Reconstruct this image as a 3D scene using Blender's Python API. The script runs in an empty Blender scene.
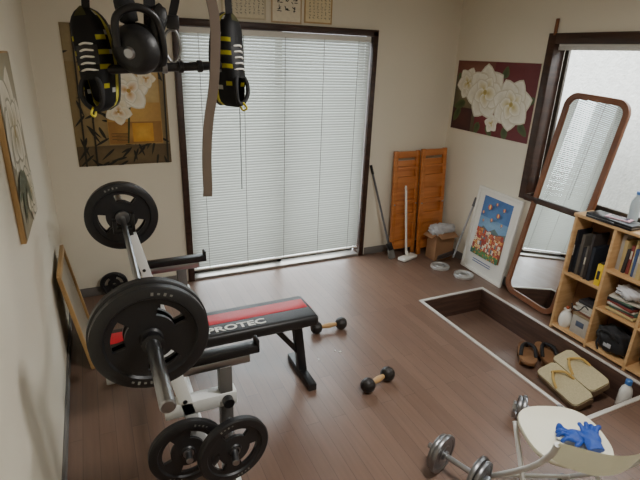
import bpy,bmesh,math,random
from mathutils import Vector,Matrix
random.seed(4)
SC=bpy.context.scene
COL=SC.collection
PI=math.pi
def R(a,ax): return Matrix.Rotation(math.radians(a),4,ax)
def lin(c):
    o=[]
    for v in c[:3]:
        v=v/255.0
        o.append(v/12.92 if v<=0.04045 else ((v+0.055)/1.055)**2.4)
    return (o[0],o[1],o[2],1.0)
# ---------------------------------------------------------------- materials
MATS={}
def mat(name,rgb,rough=0.5,metal=0.0,var=0.0,vscale=8.0,bump=0.0,bscale=60.0,spec=0.5,coat=0.0,emit=0.0):
    if name in MATS: return MATS[name]
    m=bpy.data.materials.new(name); m.use_nodes=True
    nt=m.node_tree; N=nt.nodes; L=nt.links
    b=N['Principled BSDF']
    b.inputs['Roughness'].default_value=rough
    b.inputs['Metallic'].default_value=metal
    b.inputs['Specular IOR Level'].default_value=spec
    b.inputs['Coat Weight'].default_value=coat
    c=lin(rgb)
    b.inputs['Base Color'].default_value=c
    tc=N.new('ShaderNodeTexCoord')
    nz=N.new('ShaderNodeTexNoise'); nz.inputs['Scale'].default_value=vscale; nz.inputs['Detail'].default_value=4
    L.new(tc.outputs['Object'],nz.inputs['Vector'])
    v=var if var>0 else 0.04
    mr=N.new('ShaderNodeMapRange'); mr.inputs['To Min'].default_value=1-v; mr.inputs['To Max'].default_value=1+v
    L.new(nz.outputs['Fac'],mr.inputs['Value'])
    mx=N.new('ShaderNodeVectorMath'); mx.operation='SCALE'; mx.inputs[0].default_value=c[:3]
    L.new(mr.outputs['Result'],mx.inputs['Scale']); L.new(mx.outputs['Vector'],b.inputs['Base Color'])
    if bump>0:
        n2=N.new('ShaderNodeTexNoise'); n2.inputs['Scale'].default_value=bscale; n2.inputs['Detail'].default_value=3
        L.new(tc.outputs['Object'],n2.inputs['Vector'])
        bp=N.new('ShaderNodeBump'); bp.inputs['Strength'].default_value=bump; bp.inputs['Distance'].default_value=0.01
        L.new(n2.outputs['Fac'],bp.inputs['Height']); L.new(bp.outputs['Normal'],b.inputs['Normal'])
    MATS[name]=m; return m
def woodmat(name,c1,c2,rough=0.45,scale=(3,3,30),coat=0.0):
    if name in MATS: return MATS[name]
    m=bpy.data.materials.new(name); m.use_nodes=True
    nt=m.node_tree; N=nt.nodes; L=nt.links; b=N['Principled BSDF']
    b.inputs['Roughness'].default_value=rough; b.inputs['Coat Weight'].default_value=coat
    tc=N.new('ShaderNodeTexCoord'); mp=N.new('ShaderNodeMapping'); mp.inputs['Scale'].default_value=scale
    nz=N.new('ShaderNodeTexNoise'); nz.inputs['Scale'].default_value=1.0; nz.inputs['Detail'].default_value=6; nz.inputs['Distortion'].default_value=0.6
    cr=N.new('ShaderNodeValToRGB'); cr.color_ramp.elements[0].position=0.35; cr.color_ramp.elements[1].position=0.68
    cr.color_ramp.elements[0].color=lin(c1); cr.color_ramp.elements[1].color=lin(c2)
    L.new(tc.outputs['Object'],mp.inputs['Vector']); L.new(mp.outputs['Vector'],nz.inputs['Vector'])
    L.new(nz.outputs['Fac'],cr.inputs['Fac']); L.new(cr.outputs['Color'],b.inputs['Base Color'])
    MATS[name]=m; return m
def floormat():
    m=bpy.data.materials.new('floor_planks'); m.use_nodes=True
    nt=m.node_tree; N=nt.nodes; L=nt.links; b=N['Principled BSDF']
    tc=N.new('ShaderNodeTexCoord'); mp=N.new('ShaderNodeMapping'); mp.inputs['Rotation'].default_value=(0,0,PI/2)
    br=N.new('ShaderNodeTexBrick'); br.inputs['Scale'].default_value=1.0
    br.inputs['Brick Width'].default_value=0.9; br.inputs['Row Height'].default_value=0.075
    br.inputs['Mortar Size'].default_value=0.0013; br.inputs['Mortar Smooth'].default_value=0.4; br.offset=0.37
    br.inputs['Color1'].default_value=lin(FLOOR1); br.inputs['Color2'].default_value=lin(FLOOR2); br.inputs['Mortar'].default_value=lin((78,62,52))
    L.new(tc.outputs['Object'],mp.inputs['Vector']); L.new(mp.outputs['Vector'],br.inputs['Vector'])
    m2=N.new('ShaderNodeMapping'); m2.inputs['Scale'].default_value=(60,4,4)
    nz=N.new('ShaderNodeTexNoise'); nz.inputs['Scale'].default_value=1; nz.inputs['Detail'].default_value=6
    L.new(tc.outputs['Object'],m2.inputs['Vector']); L.new(m2.outputs['Vector'],nz.inputs['Vector'])
    mr=N.new('ShaderNodeMapRange'); mr.inputs['To Min'].default_value=0.78; mr.inputs['To Max'].default_value=1.22
    L.new(nz.outputs['Fac'],mr.inputs['Value'])
    sc=N.new('ShaderNodeVectorMath'); sc.operation='SCALE'
    L.new(br.outputs['Color'],sc.inputs[0]); L.new(mr.outputs['Result'],sc.inputs['Scale']); L.new(sc.outputs['Vector'],b.inputs['Base Color'])
    n3=N.new('ShaderNodeTexNoise'); n3.inputs['Scale'].default_value=5; n3.inputs['Detail'].default_value=5
    L.new(tc.outputs['Object'],n3.inputs['Vector'])
    r3=N.new('ShaderNodeMapRange'); r3.inputs['To Min'].default_value=0.25; r3.inputs['To Max'].default_value=0.48
    L.new(n3.outputs['Fac'],r3.inputs['Value']); L.new(r3.outputs['Result'],b.inputs['Roughness'])
    b.inputs['Specular IOR Level'].default_value=0.8
    bp=N.new('ShaderNodeBump'); bp.inputs['Strength'].default_value=0.2; bp.inputs['Distance'].default_value=0.002; bp.invert=True
    L.new(br.outputs['Fac'],bp.inputs['Height']); L.new(bp.outputs['Normal'],b.inputs['Normal'])
    return m
def vcolmat(name,rough):
    m=bpy.data.materials.new(name); m.use_nodes=True
    nt=m.node_tree; N=nt.nodes; L=nt.links; b=N['Principled BSDF']
    a=N.new('ShaderNodeVertexColor'); a.layer_name='Col'
    tc=N.new('ShaderNodeTexCoord'); nz=N.new('ShaderNodeTexNoise'); nz.inputs['Scale'].default_value=40; nz.inputs['Detail'].default_value=4
    L.new(tc.outputs['Object'],nz.inputs['Vector'])
    mr=N.new('ShaderNodeMapRange'); mr.inputs['To Min'].default_value=0.85; mr.inputs['To Max'].default_value=1.15
    L.new(nz.outputs['Fac'],mr.inputs['Value'])
    sc=N.new('ShaderNodeVectorMath'); sc.operation='SCALE'
    L.new(a.outputs['Color'],sc.inputs[0]); L.new(mr.outputs['Result'],sc.inputs['Scale']); L.new(sc.outputs['Vector'],b.inputs['Base Color'])
    b.inputs['Roughness'].default_value=rough
    return m
def glassmat():
    m=bpy.data.materials.new('window_glass'); m.use_nodes=True
    nt=m.node_tree; N=nt.nodes; L=nt.links
    N.remove(N['Principled BSDF']); o=N['Material Output']
    t=N.new('ShaderNodeBsdfTransparent'); t.inputs['Color'].default_value=(0.95,0.97,0.97,1)
    g=N.new('ShaderNodeBsdfGlossy'); g.inputs['Roughness'].default_value=0.02
    mx=N.new('ShaderNodeMixShader'); mx.inputs['Fac'].default_value=0.06
    L.new(t.outputs[0],mx.inputs[1]); L.new(g.outputs[0],mx.inputs[2]); L.new(mx.outputs[0],o.inputs['Surface'])
    return m
def slatmat():
    m=bpy.data.materials.new('blind_slats'); m.use_nodes=True
    nt=m.node_tree; N=nt.nodes; L=nt.links; b=N['Principled BSDF']; o=N['Material Output']
    b.inputs['Base Color'].default_value=lin((178,180,174)); b.inputs['Roughness'].default_value=0.42
    t=N.new('ShaderNodeBsdfTranslucent'); t.inputs['Color'].default_value=lin((225,225,216))
    mx=N.new('ShaderNodeMixShader'); mx.inputs['Fac'].default_value=0.07
    L.new(b.outputs[0],mx.inputs[1]); L.new(t.outputs[0],mx.inputs[2]); L.new(mx.outputs[0],o.inputs['Surface'])
    return m
FLOOR1=(124,98,83); FLOOR2=(112,87,73)
M_FLOOR=floormat(); M_ART=vcolmat('printed_art',0.45); M_COL=vcolmat('painted_parts',0.6)
M_GLASS=glassmat(); M_SLAT=slatmat()
M_WALL=mat('wall_plaster',(228,221,203),0.85,var=0.03,vscale=2.5,bump=0.12,bscale=120)
M_CEIL=mat('ceiling_white',(225,220,208),0.9)
M_DARKWOOD=woodmat('dark_brown_wood',(48,29,21),(70,45,33),0.4)
M_PITWOOD=woodmat('pit_lining_wood',(70,50,42),(92,68,56),0.5,scale=(4,4,40))
M_BASE=mat('baseboard_grey',(112,108,104),0.6)
M_RUBBER=mat('black_rubber',(30,30,32),0.42,bump=0.08,bscale=200)
M_BLACK=mat('black_paint',(24,24,26),0.35)
M_VINYL=mat('black_vinyl',(28,27,28),0.4,bump=0.1,bscale=300)
M_RED=mat('red_vinyl',(206,26,46),0.4,bump=0.08,bscale=300)
M_WHITEP=mat('white_powdercoat',(226,228,226),0.35)
M_STEEL=mat('steel',(170,172,176),0.28,metal=1.0)
M_DSTEEL=mat('worn_steel',(140,140,142),0.38,metal=1.0)
M_WHITE=mat('white_plastic',(232,230,222),0.4)
M_CREAM=mat('cream_plastic',(230,227,206),0.4)
M_LIGHTW=woodmat('light_wood',(196,154,104),(214,176,128),0.5)
M_ORANGEW=woodmat('orange_wood',(182,106,48),(206,132,70),0.38,coat=0.2)
M_MFRAME=woodmat('mirror_frame_wood',(106,62,36),(132,82,48),0.35)
M_GOLDW=woodmat('gold_wood',(164,128,80),(188,152,100),0.45)
# ---------------------------------------------------------------- geometry helpers
class G:
    def __init__(s,name,loc=(0,0,0),rot=None,world=True):
        s.e=bpy.data.objects.new(name,None); COL.objects.link(s.e); s.e.empty_display_size=0.05
        s.M=Matrix.Translation(Vector(loc))@(rot if rot else Matrix())
        s.e.matrix_world=s.M; s.world=world; s.inv=s.M.inverted()
def fin(name,bm,m,P=None,ang=35,norm=True):
    if norm: bmesh.ops.recalc_face_normals(bm,faces=bm.faces)
    me=bpy.data.meshes.new(name); bm.to_mesh(me); bm.free()
    me.materials.append(m)
    for p in me.polygons: p.use_smooth=True
    me.set_sharp_from_angle(angle=math.radians(ang))
    ob=bpy.data.objects.new(name,me); COL.objects.link(ob)
    if P:
        if P.world: me.transform(P.inv)
        ob.parent=P.e
    return ob
def addbox(bm,c,s,rot=None,bev=0.0):
    r=bmesh.ops.create_cube(bm,size=1.0); vs=r['verts']
    bmesh.ops.scale(bm,vec=Vector(s),verts=vs)
    if bev>0:
        es=list({e for v in vs for e in v.link_edges})
        rb=bmesh.ops.bevel(bm,geom=es,offset=min(bev,min(s)*0.45),segments=3 if bev>0.006 else 2,affect='EDGES',profile=0.5)
        vs=list({v for f in rb['faces'] for v in f.verts}|{v for v in vs if v.is_valid})
    M=Matrix.Translation(Vector(c))@(rot if rot else Matrix())
    bmesh.ops.transform(bm,matrix=M,verts=vs)
    return vs
def box(name,P,c,s,m,rot=None,bev=0.003):
    bm=bmesh.new(); addbox(bm,c,s,rot,bev); return fin(name,bm,m,P)
def mm(name,P,boxes,m,bev=0.0):
    bm=bmesh.new()
    for lo,hi in boxes:
        addbox(bm,[(a+b)/2 for a,b in zip(lo,hi)],[b-a for a,b in zip(lo,hi)],None,bev)
    return fin(name,bm,m,P)
def frameM(p0,p1,up=Vector((0,0,1))):
    z=(Vector(p1)-Vector(p0)).normalized()
    if abs(z.dot(up))>0.98: up=Vector((0,1,0))
    x=up.cross(z).normalized(); y=z.cross(x)
    M=Matrix((x,y,z)).transposed().to_4x4(); M.translation=Vector(p0); return M
def beam(name,P,p0,p1,w,h,m,bev=0.003,up=(0,1,0)):
    p0=Vector(p0);p1=Vector(p1); L=(p1-p0).length
    M=frameM(p0,p1,Vector(up)); bm=bmesh.new(); vs=addbox(bm,(0,0,L/2),(w,h,L),None,bev)
    bmesh.ops.transform(bm,matrix=M,verts=bm.verts); return fin(name,bm,m,P)
def addlathe(bm,prof,M=None,seg=40):
    rings=[]; vs=[]
    for r,z in prof:
        if r<1e-6:
            v=bm.verts.new((0,0,z)); rings.append([v]); vs.append(v)
        else:
            ring=[bm.verts.new((r*math.cos(2*PI*i/seg),r*math.sin(2*PI*i/seg),z)) for i in range(seg)]
            rings.append(ring); vs+=ring
    for a,b in zip(rings[:-1],rings[1:]):
        for i in range(seg):
            j=(i+1)%seg
            if len(a)==1 and len(b)==1: continue
            if len(a)==1: bm.faces.new((a[0],b[i],b[j]))
            elif len(b)==1: bm.faces.new((a[i],a[j],b[0]))
            else: bm.faces.new((a[i],a[j],b[j],b[i]))
    if M: bmesh.ops.transform(bm,matrix=M,verts=vs)
    return vs
def lathe(name,P,prof,m,M=None,seg=40,ang=35):
    bm=bmesh.new(); addlathe(bm,prof,M,seg); return fin(name,bm,m,P,ang)
def cyl(name,P,p0,p1,r,m,r2=None,seg=28,bev=0.0015):
    p0=Vector(p0);p1=Vector(p1);L=(p1-p0).length; r2=r if r2 is None else r2
    b=min(bev,r*0.4,L*0.3)
    prof=[(0,0),(r-b,0),(r,b),(r2,L-b),(r2-b,L),(0,L)]
    return lathe(name,P,prof,m,frameM(p0,p1),seg)
def catmull(pts,n=8):
    pts=[Vector(p) for p in pts]; out=[]
    P_=[pts[0]*2-pts[1]]+pts+[pts[-1]*2-pts[-2]]
    for i in range(1,len(P_)-2):
        a,b,c,d=P_[i-1],P_[i],P_[i+1],P_[i+2]
        for k in range(n):
            t=k/n
            out.append(0.5*((2*b)+(c-a)*t+(2*a-5*b+4*c-d)*t*t+(3*b-a-3*c+d)*t**3))
    out.append(pts[-1]); return out
def addsweep(bm,pts,prof,closed=False,scales=None,up=(0,0,1),cap=True):
    pts=[Vector(p) for p in pts]; n=len(pts); rings=[]
    nrm=None
    for i,p in enumerate(pts):
        if closed: t=(pts[(i+1)%n]-pts[i-1]).normalized()
        else: t=(pts[min(i+1,n-1)]-pts[max(i-1,0)]).normalized()
        if nrm is None:
            u=Vector(up)
            if abs(u.dot(t))>0.95: u=Vector((1,0,0))
            nrm=(u-t*u.dot(t)).normalized()
        else:
            nrm=(nrm-t*nrm.dot(t)).normalized()
        bn=t.cross(nrm); s=scales[i] if scales else 1.0
        rings.append([bm.verts.new(p+nrm*(a*s)+bn*(b*s)) for a,b in prof])
    k=len(prof)
    rng=range(n if closed else n-1)
    for i in rng:
        A=rings[i];B=rings[(i+1)%n]
        for j in range(k): bm.faces.new((A[j],A[(j+1)%k],B[(j+1)%k],B[j]))
    if cap and not closed:
        bm.faces.new(rings[0][::-1]); bm.faces.new(rings[-1])
def circ(r,seg=12): return [(r*math.cos(2*PI*i/seg),r*math.sin(2*PI*i/seg)) for i in range(seg)]
def rectp(a,b): return [(-a/2,-b/2),(a/2,-b/2),(a/2,b/2),(-a/2,b/2)]
def tube(name,P,pts,r,m,closed=False,smooth=8,seg=12,scales=None):
    bm=bmesh.new(); q=catmull(pts,smooth) if smooth and not closed else [Vector(p) for p in pts]
    addsweep(bm,q,circ(r,seg),closed,None); return fin(name,bm,m,P)
def ribbon(name,P,pts,w,t,m,up=(0,1,0),smooth=8):
    bm=bmesh.new(); addsweep(bm,catmull(pts,smooth),rectp(t,w),False,None,up); return fin(name,bm,m,P)
def extrude_outline(name,P,pts,z0,z1,m,M=None,bev=0.0):
    bm=bmesh.new()
    a=[bm.verts.new((x,y,z0)) for x,y in pts]; b=[bm.verts.new((x,y,z1)) for x,y in pts]
    n=len(pts)
    bm.faces.new(a[::-1]); bm.faces.new(b)
    for i in range(n): bm.faces.new((a[i],a[(i+1)%n],b[(i+1)%n],b[i]))
    if bev>0:
        es=[e for e in bm.edges if (abs(e.verts[0].co.z-e.verts[1].co.z)<1e-6)]
        bmesh.ops.bevel(bm,geom=es,offset=bev,segments=3,affect='EDGES')
    if M: bmesh.ops.transform(bm,matrix=M,verts=bm.verts)
    return fin(name,bm,m,P)
def rrect(w,h,r,n=8,cx=0,cy=0):
    o=[]
    for sx,sy,a0 in ((1,1,0),(-1,1,90),(-1,-1,180),(1,-1,270)):
        for i in range(n+1):
            a=math.radians(a0+90*i/n); o.append((cx+sx*(w/2-r)+r*math.cos(a),cy+sy*(h/2-r)+r*math.sin(a)))
    return o
def cboxes(name,P,items,m=None):
    """many small boxes with own colours in one mesh: (center,size,rotz or matrix,color)"""
    bm=bmesh.new(); cl=bm.loops.layers.float_color.new('Col')
    for c,s,rz,colr in items:
        old=set(bm.faces)
        addbox(bm,c,s,R(rz,'Z') if not isinstance(rz,Matrix) else rz,0.002)
        lc=lin(colr)
        for f in bm.faces:
            if f not in old:
                for l in f.loops: l[cl]=lc
    return fin(name,bm,m or M_COL,P)
def lump(name,P,c,s,m,seed=1,amp=0.14,rot=None,sub=4):
    bm=bmesh.new(); bmesh.ops.create_icosphere(bm,subdivisions=sub,radius=1); o=seed*1.7
    for v in bm.verts:
        x,y,z=v.co
        k=1+amp*math.sin(5*x+3*z+o)*math.cos(6*y+o)+amp*0.5*math.sin(13*x-9*y+7*z+o)
        e=max(abs(x),abs(y),abs(z)); v.co*=k*(0.72+0.28/e if e>0 else 1)
    M=Matrix.Translation(Vector(c))@(rot if rot else Matrix())@Matrix.Diagonal((s[0],s[1],s[2],1))
    bmesh.ops.transform(bm,matrix=M,verts=bm.verts); return fin(name,bm,m,P,ang=80)
# painted art
def fan(bm,cl,pts,cc,ce,z,c0=None):
    cx=sum(p[0] for p in pts)/len(pts) if c0 is None else c0[0]
    cy=sum(p[1] for p in pts)/len(pts) if c0 is None else c0[1]
    c=bm.verts.new((cx,cy,z)); vs=[bm.verts.new((x,y,z)) for x,y in pts]
    A=lin(cc);B=lin(ce)
    for i in range(len(vs)):
        f=bm.faces.new((c,vs[i],vs[(i+1)%len(vs)]))
        for l in f.loops: l[cl]=A if l.vert is c else B
def paint(name,P,polys,m=None,z0=0.0012,dz=0.00012,clip=None):
    bm=bmesh.new(); cl=bm.loops.layers.float_color.new('Col'); z=z0
    for pl in polys:
        pts=pl[0]
        if clip:
            pts=[(min(max(x,clip[0]),clip[2]),min(max(y,clip[1]),clip[3])) for x,y in pts]
        c0=pl[3] if len(pl)>3 else None
        if c0 and clip: c0=(min(max(c0[0],clip[0]),clip[2]),min(max(c0[1],clip[1]),clip[3]))
        fan(bm,cl,pts,pl[1],pl[2],z,c0); z+=dz
    return fin(name,bm,m or M_ART,P,norm=False)
def rc(x0,y0,x1,y1,c,c2=None): return ([(x0,y0),(x1,y0),(x1,y1),(x0,y1)],c2 or c,c)
def petal(cx,cy,ang,L,W,cc,ce,n=9):
    a=math.radians(ang); ux,uy=math.cos(a),math.sin(a); pts=[]
    for s in (1,-1):
        for i in range(n+1):
            t=i/n if s==1 else 1-i/n
            w=W*0.5*math.sin(PI*min(1,t**0.75))**0.7*s if 0<t<1 else 0
            wob=1+0.06*math.sin(9*t+ang)
            pts.append((cx+ux*L*t-uy*w*wob,cy+uy*L*t+ux*w*wob))
    return (pts,cc,ce,(cx+ux*L*0.25,cy+uy*L*0.25))
def ell(cx,cy,rx,ry,c,c2=None,n=20): return ([(cx+rx*math.cos(2*PI*i/n),cy+ry*math.sin(2*PI*i/n)) for i in range(n)],c2 or c,c)
def flower(cx,cy,r,n=6,a0=0,white=(240,236,222),sh=(212,204,176),core=(200,184,110),edge=(222,216,196)):
    o=[]
    for i in range(n):
        a=a0+360*i/n
        o.append(petal(cx,cy,a,r*1.03,r*0.98,sh,edge)); o.append(petal(cx,cy,a,r*0.97,r*0.86,sh,white))
    for i in range(max(3,n-2)):
        a=a0+25+360*i/max(3,n-2)
        o.append(petal(cx,cy,a,r*0.62,r*0.6,sh,edge)); o.append(petal(cx,cy,a,r*0.58,r*0.5,core,white))
    o.append(ell(cx,cy,r*0.10,r*0.10,core,(170,140,60)))
    return o
def RR(t=0,z=0): return R(-90,'Z')@R(90-t,'X')@R(z,'Z')
def RL(t=0,z=0): return R(90,'Z')@R(90-t,'X')@R(z,'Z')
def RB(t=0,z=0): return R(90-t,'X')@R(z,'Z')
# ================================================================= ROOM
XL,XR,YB,YF,ZC=-0.30,3.07,3.71,-1.2,2.42
DX0,DX1,DZ=0.59,2.215,1.985   # sliding door
WY0,WY1,WZ0,WZ1=1.0,2.68,0.825,1.955 # right window
T=0.14
mm('wall_back',None,[((XL-T,YB,-0.35),(DX0,YB+T,ZC)),((DX1,YB,-0.35),(XR+T,YB+T,ZC)),((DX0,YB,DZ),(DX1,YB+T,ZC)),((DX0,YB,-0.35),(DX1,YB+T,0.0))],M_WALL)
mm('wall_left',None,[((XL-T,YF-T,-0.35),(XL,YB,ZC))],M_WALL)
mm('wall_right',None,[((XR,YF-T,-0.35),(XR+T,WY0,ZC)),((XR,WY1,-0.35),(XR+T,YB,ZC)),((XR,WY0,-0.35),(XR+T,WY1,WZ0)),((XR,WY0,WZ1),(XR+T,WY1,ZC))],M_WALL)
mm('wall_front',None,[((XL,YF-T,-0.35),(XR,YF,ZC))],M_WALL)
mm('ceiling',None,[((XL-T,YF-T,ZC),(XR+T,YB+T,ZC+0.1))],M_CEIL)
PX0,PX1,PY0,PY1,PZ=2.215,2.82,1.275,2.70,-0.19
mm('floor',None,[((XL,YF,-0.34),(PX0,YB,0)),((PX1,YF,-0.34),(XR,YB,0)),((PX0,YF,-0.34),(PX1,PY0,0)),((PX0,PY1,-0.34),(PX1,YB,0)),((PX0,PY0,-0.34),(PX1,PY1,PZ))],M_FLOOR)
mm('trim_2',None,[((PX0,PY0,PZ),(PX0+0.008,PY1,-0.002)),((PX1-0.008,PY0,PZ),(PX1,PY1,-0.002)),((PX0+0.008,PY0,PZ),(PX1-0.008,PY0+0.008,-0.002)),((PX0+0.008,PY1-0.008,PZ),(PX1-0.008,PY1,-0.002))],M_PITWOOD)
M_TRIM=mat('pale_metal_trim',(214,210,202),0.4,metal=0.1)
w=0.024
mm('trim_1',None,[((PX0-w,PY0-w,-0.01),(PX0,PY1+w,0.006)),((PX1,PY0-w,-0.01),(PX1+w,PY1+w,0.006)),((PX0,PY0-w,-0.01),(PX1,PY0,0.006)),((PX0,PY1,-0.01),(PX1,PY1+w,0.006))],M_TRIM,bev=0.001)
mm('baseboard_back',None,[((XL,YB-0.012,0),(DX0-0.03,YB,0.07)),((DX1+0.03,YB-0.012,0),(XR,YB,0.07))],M_BASE,bev=0.002)
mm('baseboard_left',None,[((XL,YF,0),(XL+0.012,YB-0.012,0.07))],M_BASE,bev=0.002)
mm('baseboard_right',None,[((XR-0.012,YF,0),(XR,YB-0.012,0.07))],M_BASE,bev=0.002)
# added lamp fixture out of view, carries a soft fill for the room
g=G('added_fill_lamp',(1.35,0.9,ZC))
lathe('shade',g,[(0,0),(0.26,0),(0.29,-0.02),(0.29,-0.05),(0.27,-0.06),(0,-0.06)],M_WHITE,Matrix.Translation((1.35,0.9,ZC)),48)
def area(name,loc,rot,sx,sy,power,col,shape='RECTANGLE'):
    l=bpy.data.lights.new(name,'AREA'); l.shape=shape; l.size=sx
    if shape in('RECTANGLE','ELLIPSE'): l.size_y=sy
    l.energy=power; l.color=col
    o=bpy.data.objects.new(name,l); COL.objects.link(o); o.matrix_world=Matrix.Translation(Vector(loc))@rot; return o
area('added_fill_light',(1.35,0.9,ZC-0.07),Matrix(),0.5,0.5,38,(1.0,0.975,0.935),'DISK')  # added soft fill from above, on top of the daylight
# ---- sliding door
g=G('door_1',(1.4,YB,0))
f=0.035
mm('casing',g,[((DX0-0.012,YB-0.02,0),(DX0+f,YB+0.10,DZ)),((DX1-f,YB-0.02,0),(DX1+0.012,YB+0.10,DZ)),((DX0-0.012,YB-0.02,DZ-f),(DX1+0.012,YB+0.10,DZ+0.012))],M_DARKWOOD,bev=0.002)
mm('sill',g,[((DX0+f,YB-0.01,0.0),(DX1-f,YB+0.12,0.02))],mat('aluminium_sill',(170,165,158),0.4,metal=0.6),bev=0.002)
M_ALU=mat('bronze_aluminium',(82,74,66),0.4,metal=0.5)
xm=(DX0+DX1)/2
for k,(a,b,y) in enumerate(((DX0+f,xm+0.02,YB+0.085),(xm-0.02,DX1-f,YB+0.115))):
    mm('sash_%d'%(k+1),g,[((a,y,0.02),(a+0.04,y+0.025,DZ-f)),((b-0.04,y,0.02),(b,y+0.025,DZ-f)),((a,y,0.02),(b,y+0.025,0.05)),((a,y,DZ-f-0.04),(b,y+0.025,DZ-f))],M_ALU,bev=0.001)
    mm('glass_%d'%(k+1),g,[((a+0.04,y+0.01,0.05),(b-0.04,y+0.014,DZ-f-0.04))],M_GLASS)
# ---- blinds
g=G('venetian_blind',(1.4,YB+0.02,1.9))
bm=bmesh.new(); bx0,bx1=DX0+f+0.006,DX1-f-0.006
zt=DZ-f-0.045; zb=0.098; pitch=0.0215; by=YB+0.022
z=zt-0.01; ii=0
while z>zb:
    th=math.radians(54+2.5*math.sin(ii*1.9)); ii+=1
    wd=0.0125; prof=[]
    for k in range(7):
        q=-1+2*k/6; cc=0.0034*(1-q*q)
        py=-math.cos(th)*q*wd-math.sin(th)*cc; pz=-math.sin(th)*q*wd+math.cos(th)*cc
        prof.append((by+py,z+pz))
    A=[bm.verts.new((bx0,p[0],p[1])) for p in prof]; B=[bm.verts.new((bx1,p[0],p[1])) for p in prof]
    for k in range(6): bm.faces.new((A[k],B[k],B[k+1],A[k+1]))
    z-=pitch
fin('slats',bm,M_SLAT,g,ang=60,norm=False)
mm('headrail',g,[((bx0,by-0.014,zt),(bx1,by+0.014,zt+0.04)),((bx0,by-0.012,zb-0.022),(bx1,by+0.012,zb-0.008))],M_WHITE,bev=0.002)
mm('ladder_cords',g,[((x-0.0018,by-0.0165,zb-0.01),(x+0.0018,by-0.0145,zt+0.005)) for x in (0.76,1.09,1.42,1.75,2.06)],mat('cord',(140,138,130),0.7))
cyl('wand',g,(1.045,by-0.024,zt),(1.05,by-0.024,0.75),0.0035,mat('clear_wand',(140,140,136),0.2))
# ---- right window
g=G('window_1',(XR,1.85,1.4))
mm('casing',g,[((XR-0.018,WY1-0.03,WZ0-0.045),(XR+0.10,WY1+0.035,WZ1+0.04)),((XR-0.018,WY0-0.035,WZ0-0.045),(XR+0.10,WY0+0.03,WZ1+0.04)),
  ((XR-0.018,WY0+0.03,WZ1-0.03),(XR+0.10,WY1-0.03,WZ1+0.04)),((XR-0.03,WY0+0.03,WZ0-0.045),(XR+0.10,WY1-0.03,WZ0+0.0))],M_DARKWOOD,bev=0.002)
ym=(WY0+WY1)/2-0.25
for k,(a,b,x) in enumerate(((ym-0.02,WY1-0.03,XR+0.10),(WY0+0.03,ym+0.02,XR+0.125))):
    mm('sash_%d'%(k+1),g,[((x,a,WZ0),(x+0.022,a+0.035,WZ1-0.03)),((x,b-0.035,WZ0),(x+0.022,b,WZ1-0.03)),((x,a,WZ0),(x+0.022,b,WZ0+0.05)),((x,a,WZ1-0.065),(x+0.022,b,WZ1-0.03))],M_ALU,bev=0.001)
    mm('glass_%d'%(k+1),g,[((x+0.009,a+0.035,WZ0+0.05),(x+0.012,b-0.035,WZ1-0.065))],M_GLASS)
g=G('raised_venetian_blind',(XR+0.03,1.85,1.9))
mm('stack',g,[((XR+0.015,WY0+0.04,WZ1-0.07+i*0.0045),(XR+0.045,WY1-0.04,WZ1-0.067+i*0.0045)) for i in range(5)]+[((XR+0.018,WY0+0.04,WZ1-0.047),(XR+0.042,WY1-0.04,WZ1-0.031))],M_WHITE)
box('wooden_stick',None,(XR-0.010,2.67,2.035),(0.018,0.02,0.11),M_MFRAME)
# ---- outside
M_EXT=mat('exterior_stucco',(228,228,228),0.9,var=0.22,vscale=16,bump=1.0,bscale=45)
mm('neighbouring_wall',None,[((4.25,-3,-0.5),(4.4,7,3.6))],M_EXT)
mm('outdoor_ground',None,[((XR+T,-3,-0.5),(4.25,7,-0.36))],mat('concrete',(150,148,142),0.9,var=0.1))
# ================================================================= PICTURES
def board(g,w,h,m,d=0.004): 
    return box('backing',g,(0,0,-d/2+0.0008),(w,h,d),m,bev=0.0005)
M_PAPER=mat('paper',(226,216,190),0.7)
pw,ph=0.625,0.925
g=G('orchid_poster',(0.200,YB-0.005,1.467),RB(),world=False); board(g,pw,ph,M_PAPER)
P=[rc(-pw/2,-ph/2,pw/2,ph/2,(130,110,70),(164,140,92))]
P.append(rc(-pw/2,ph*0.25,pw/2,ph/2,(140,122,86),(166,146,106)))
P.append(rc(-pw/2,-ph/2,pw/2,-ph*0.35,(92,76,50),(120,100,64)))
random.seed(11)
for i in range(70):
    x=random.uniform(-pw/2+0.03,pw/2-0.05); y=random.choice([random.uniform(-ph/2+0.02,-ph/2+0.24),random.uniform(ph/2-0.3,ph/2-0.05)]) if x>-0.12 else random.uniform(-ph/2+0.02,ph/2-0.05)
    P.append(petal(x,y,random.choice([-70,-110,-40,-140,200,-20])+random.uniform(-12,12),random.uniform(0.07,0.15),0.016,(28,28,18),(40,38,24)))
for x in (-0.27,-0.2,0.28): P.append(([(x,-ph/2),(x+0.012,-ph/2),(x+0.03,ph/2),(x+0.02,ph/2)],(34,32,22),(44,40,26)))
P.append(rc(-0.10,-0.315,0.262,0.20,(176,134,66),(208,166,90)))
P.append(rc(-0.095,-0.03,0.257,0.195,(186,156,98),(222,196,136)))
P.append(rc(-0.095,-0.31,0.257,-0.16,(150,106,50),(190,144,68)))
P.append(rc(0.06,-0.30,0.20,-0.17,(206,148,46),(222,172,66)))
P.append(([(0.02,-0.31),(0.03,-0.31),(0.06,-0.05),(0.10,0.1),(0.09,0.1),(0.045,-0.05)],(60,70,30),(60,70,30)))
P+=flower(0.06,0.05,0.145,5,20,white=(248,243,228),sh=(226,212,176),core=(200,150,60))
P+=flower(-0.02,-0.09,0.09,5,60,white=(240,232,210),sh=(214,196,150),core=(190,140,60))
P+=flower(0.18,0.13,0.065,5,0,white=(244,236,214),sh=(222,204,160),core=(200,150,60))
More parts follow.
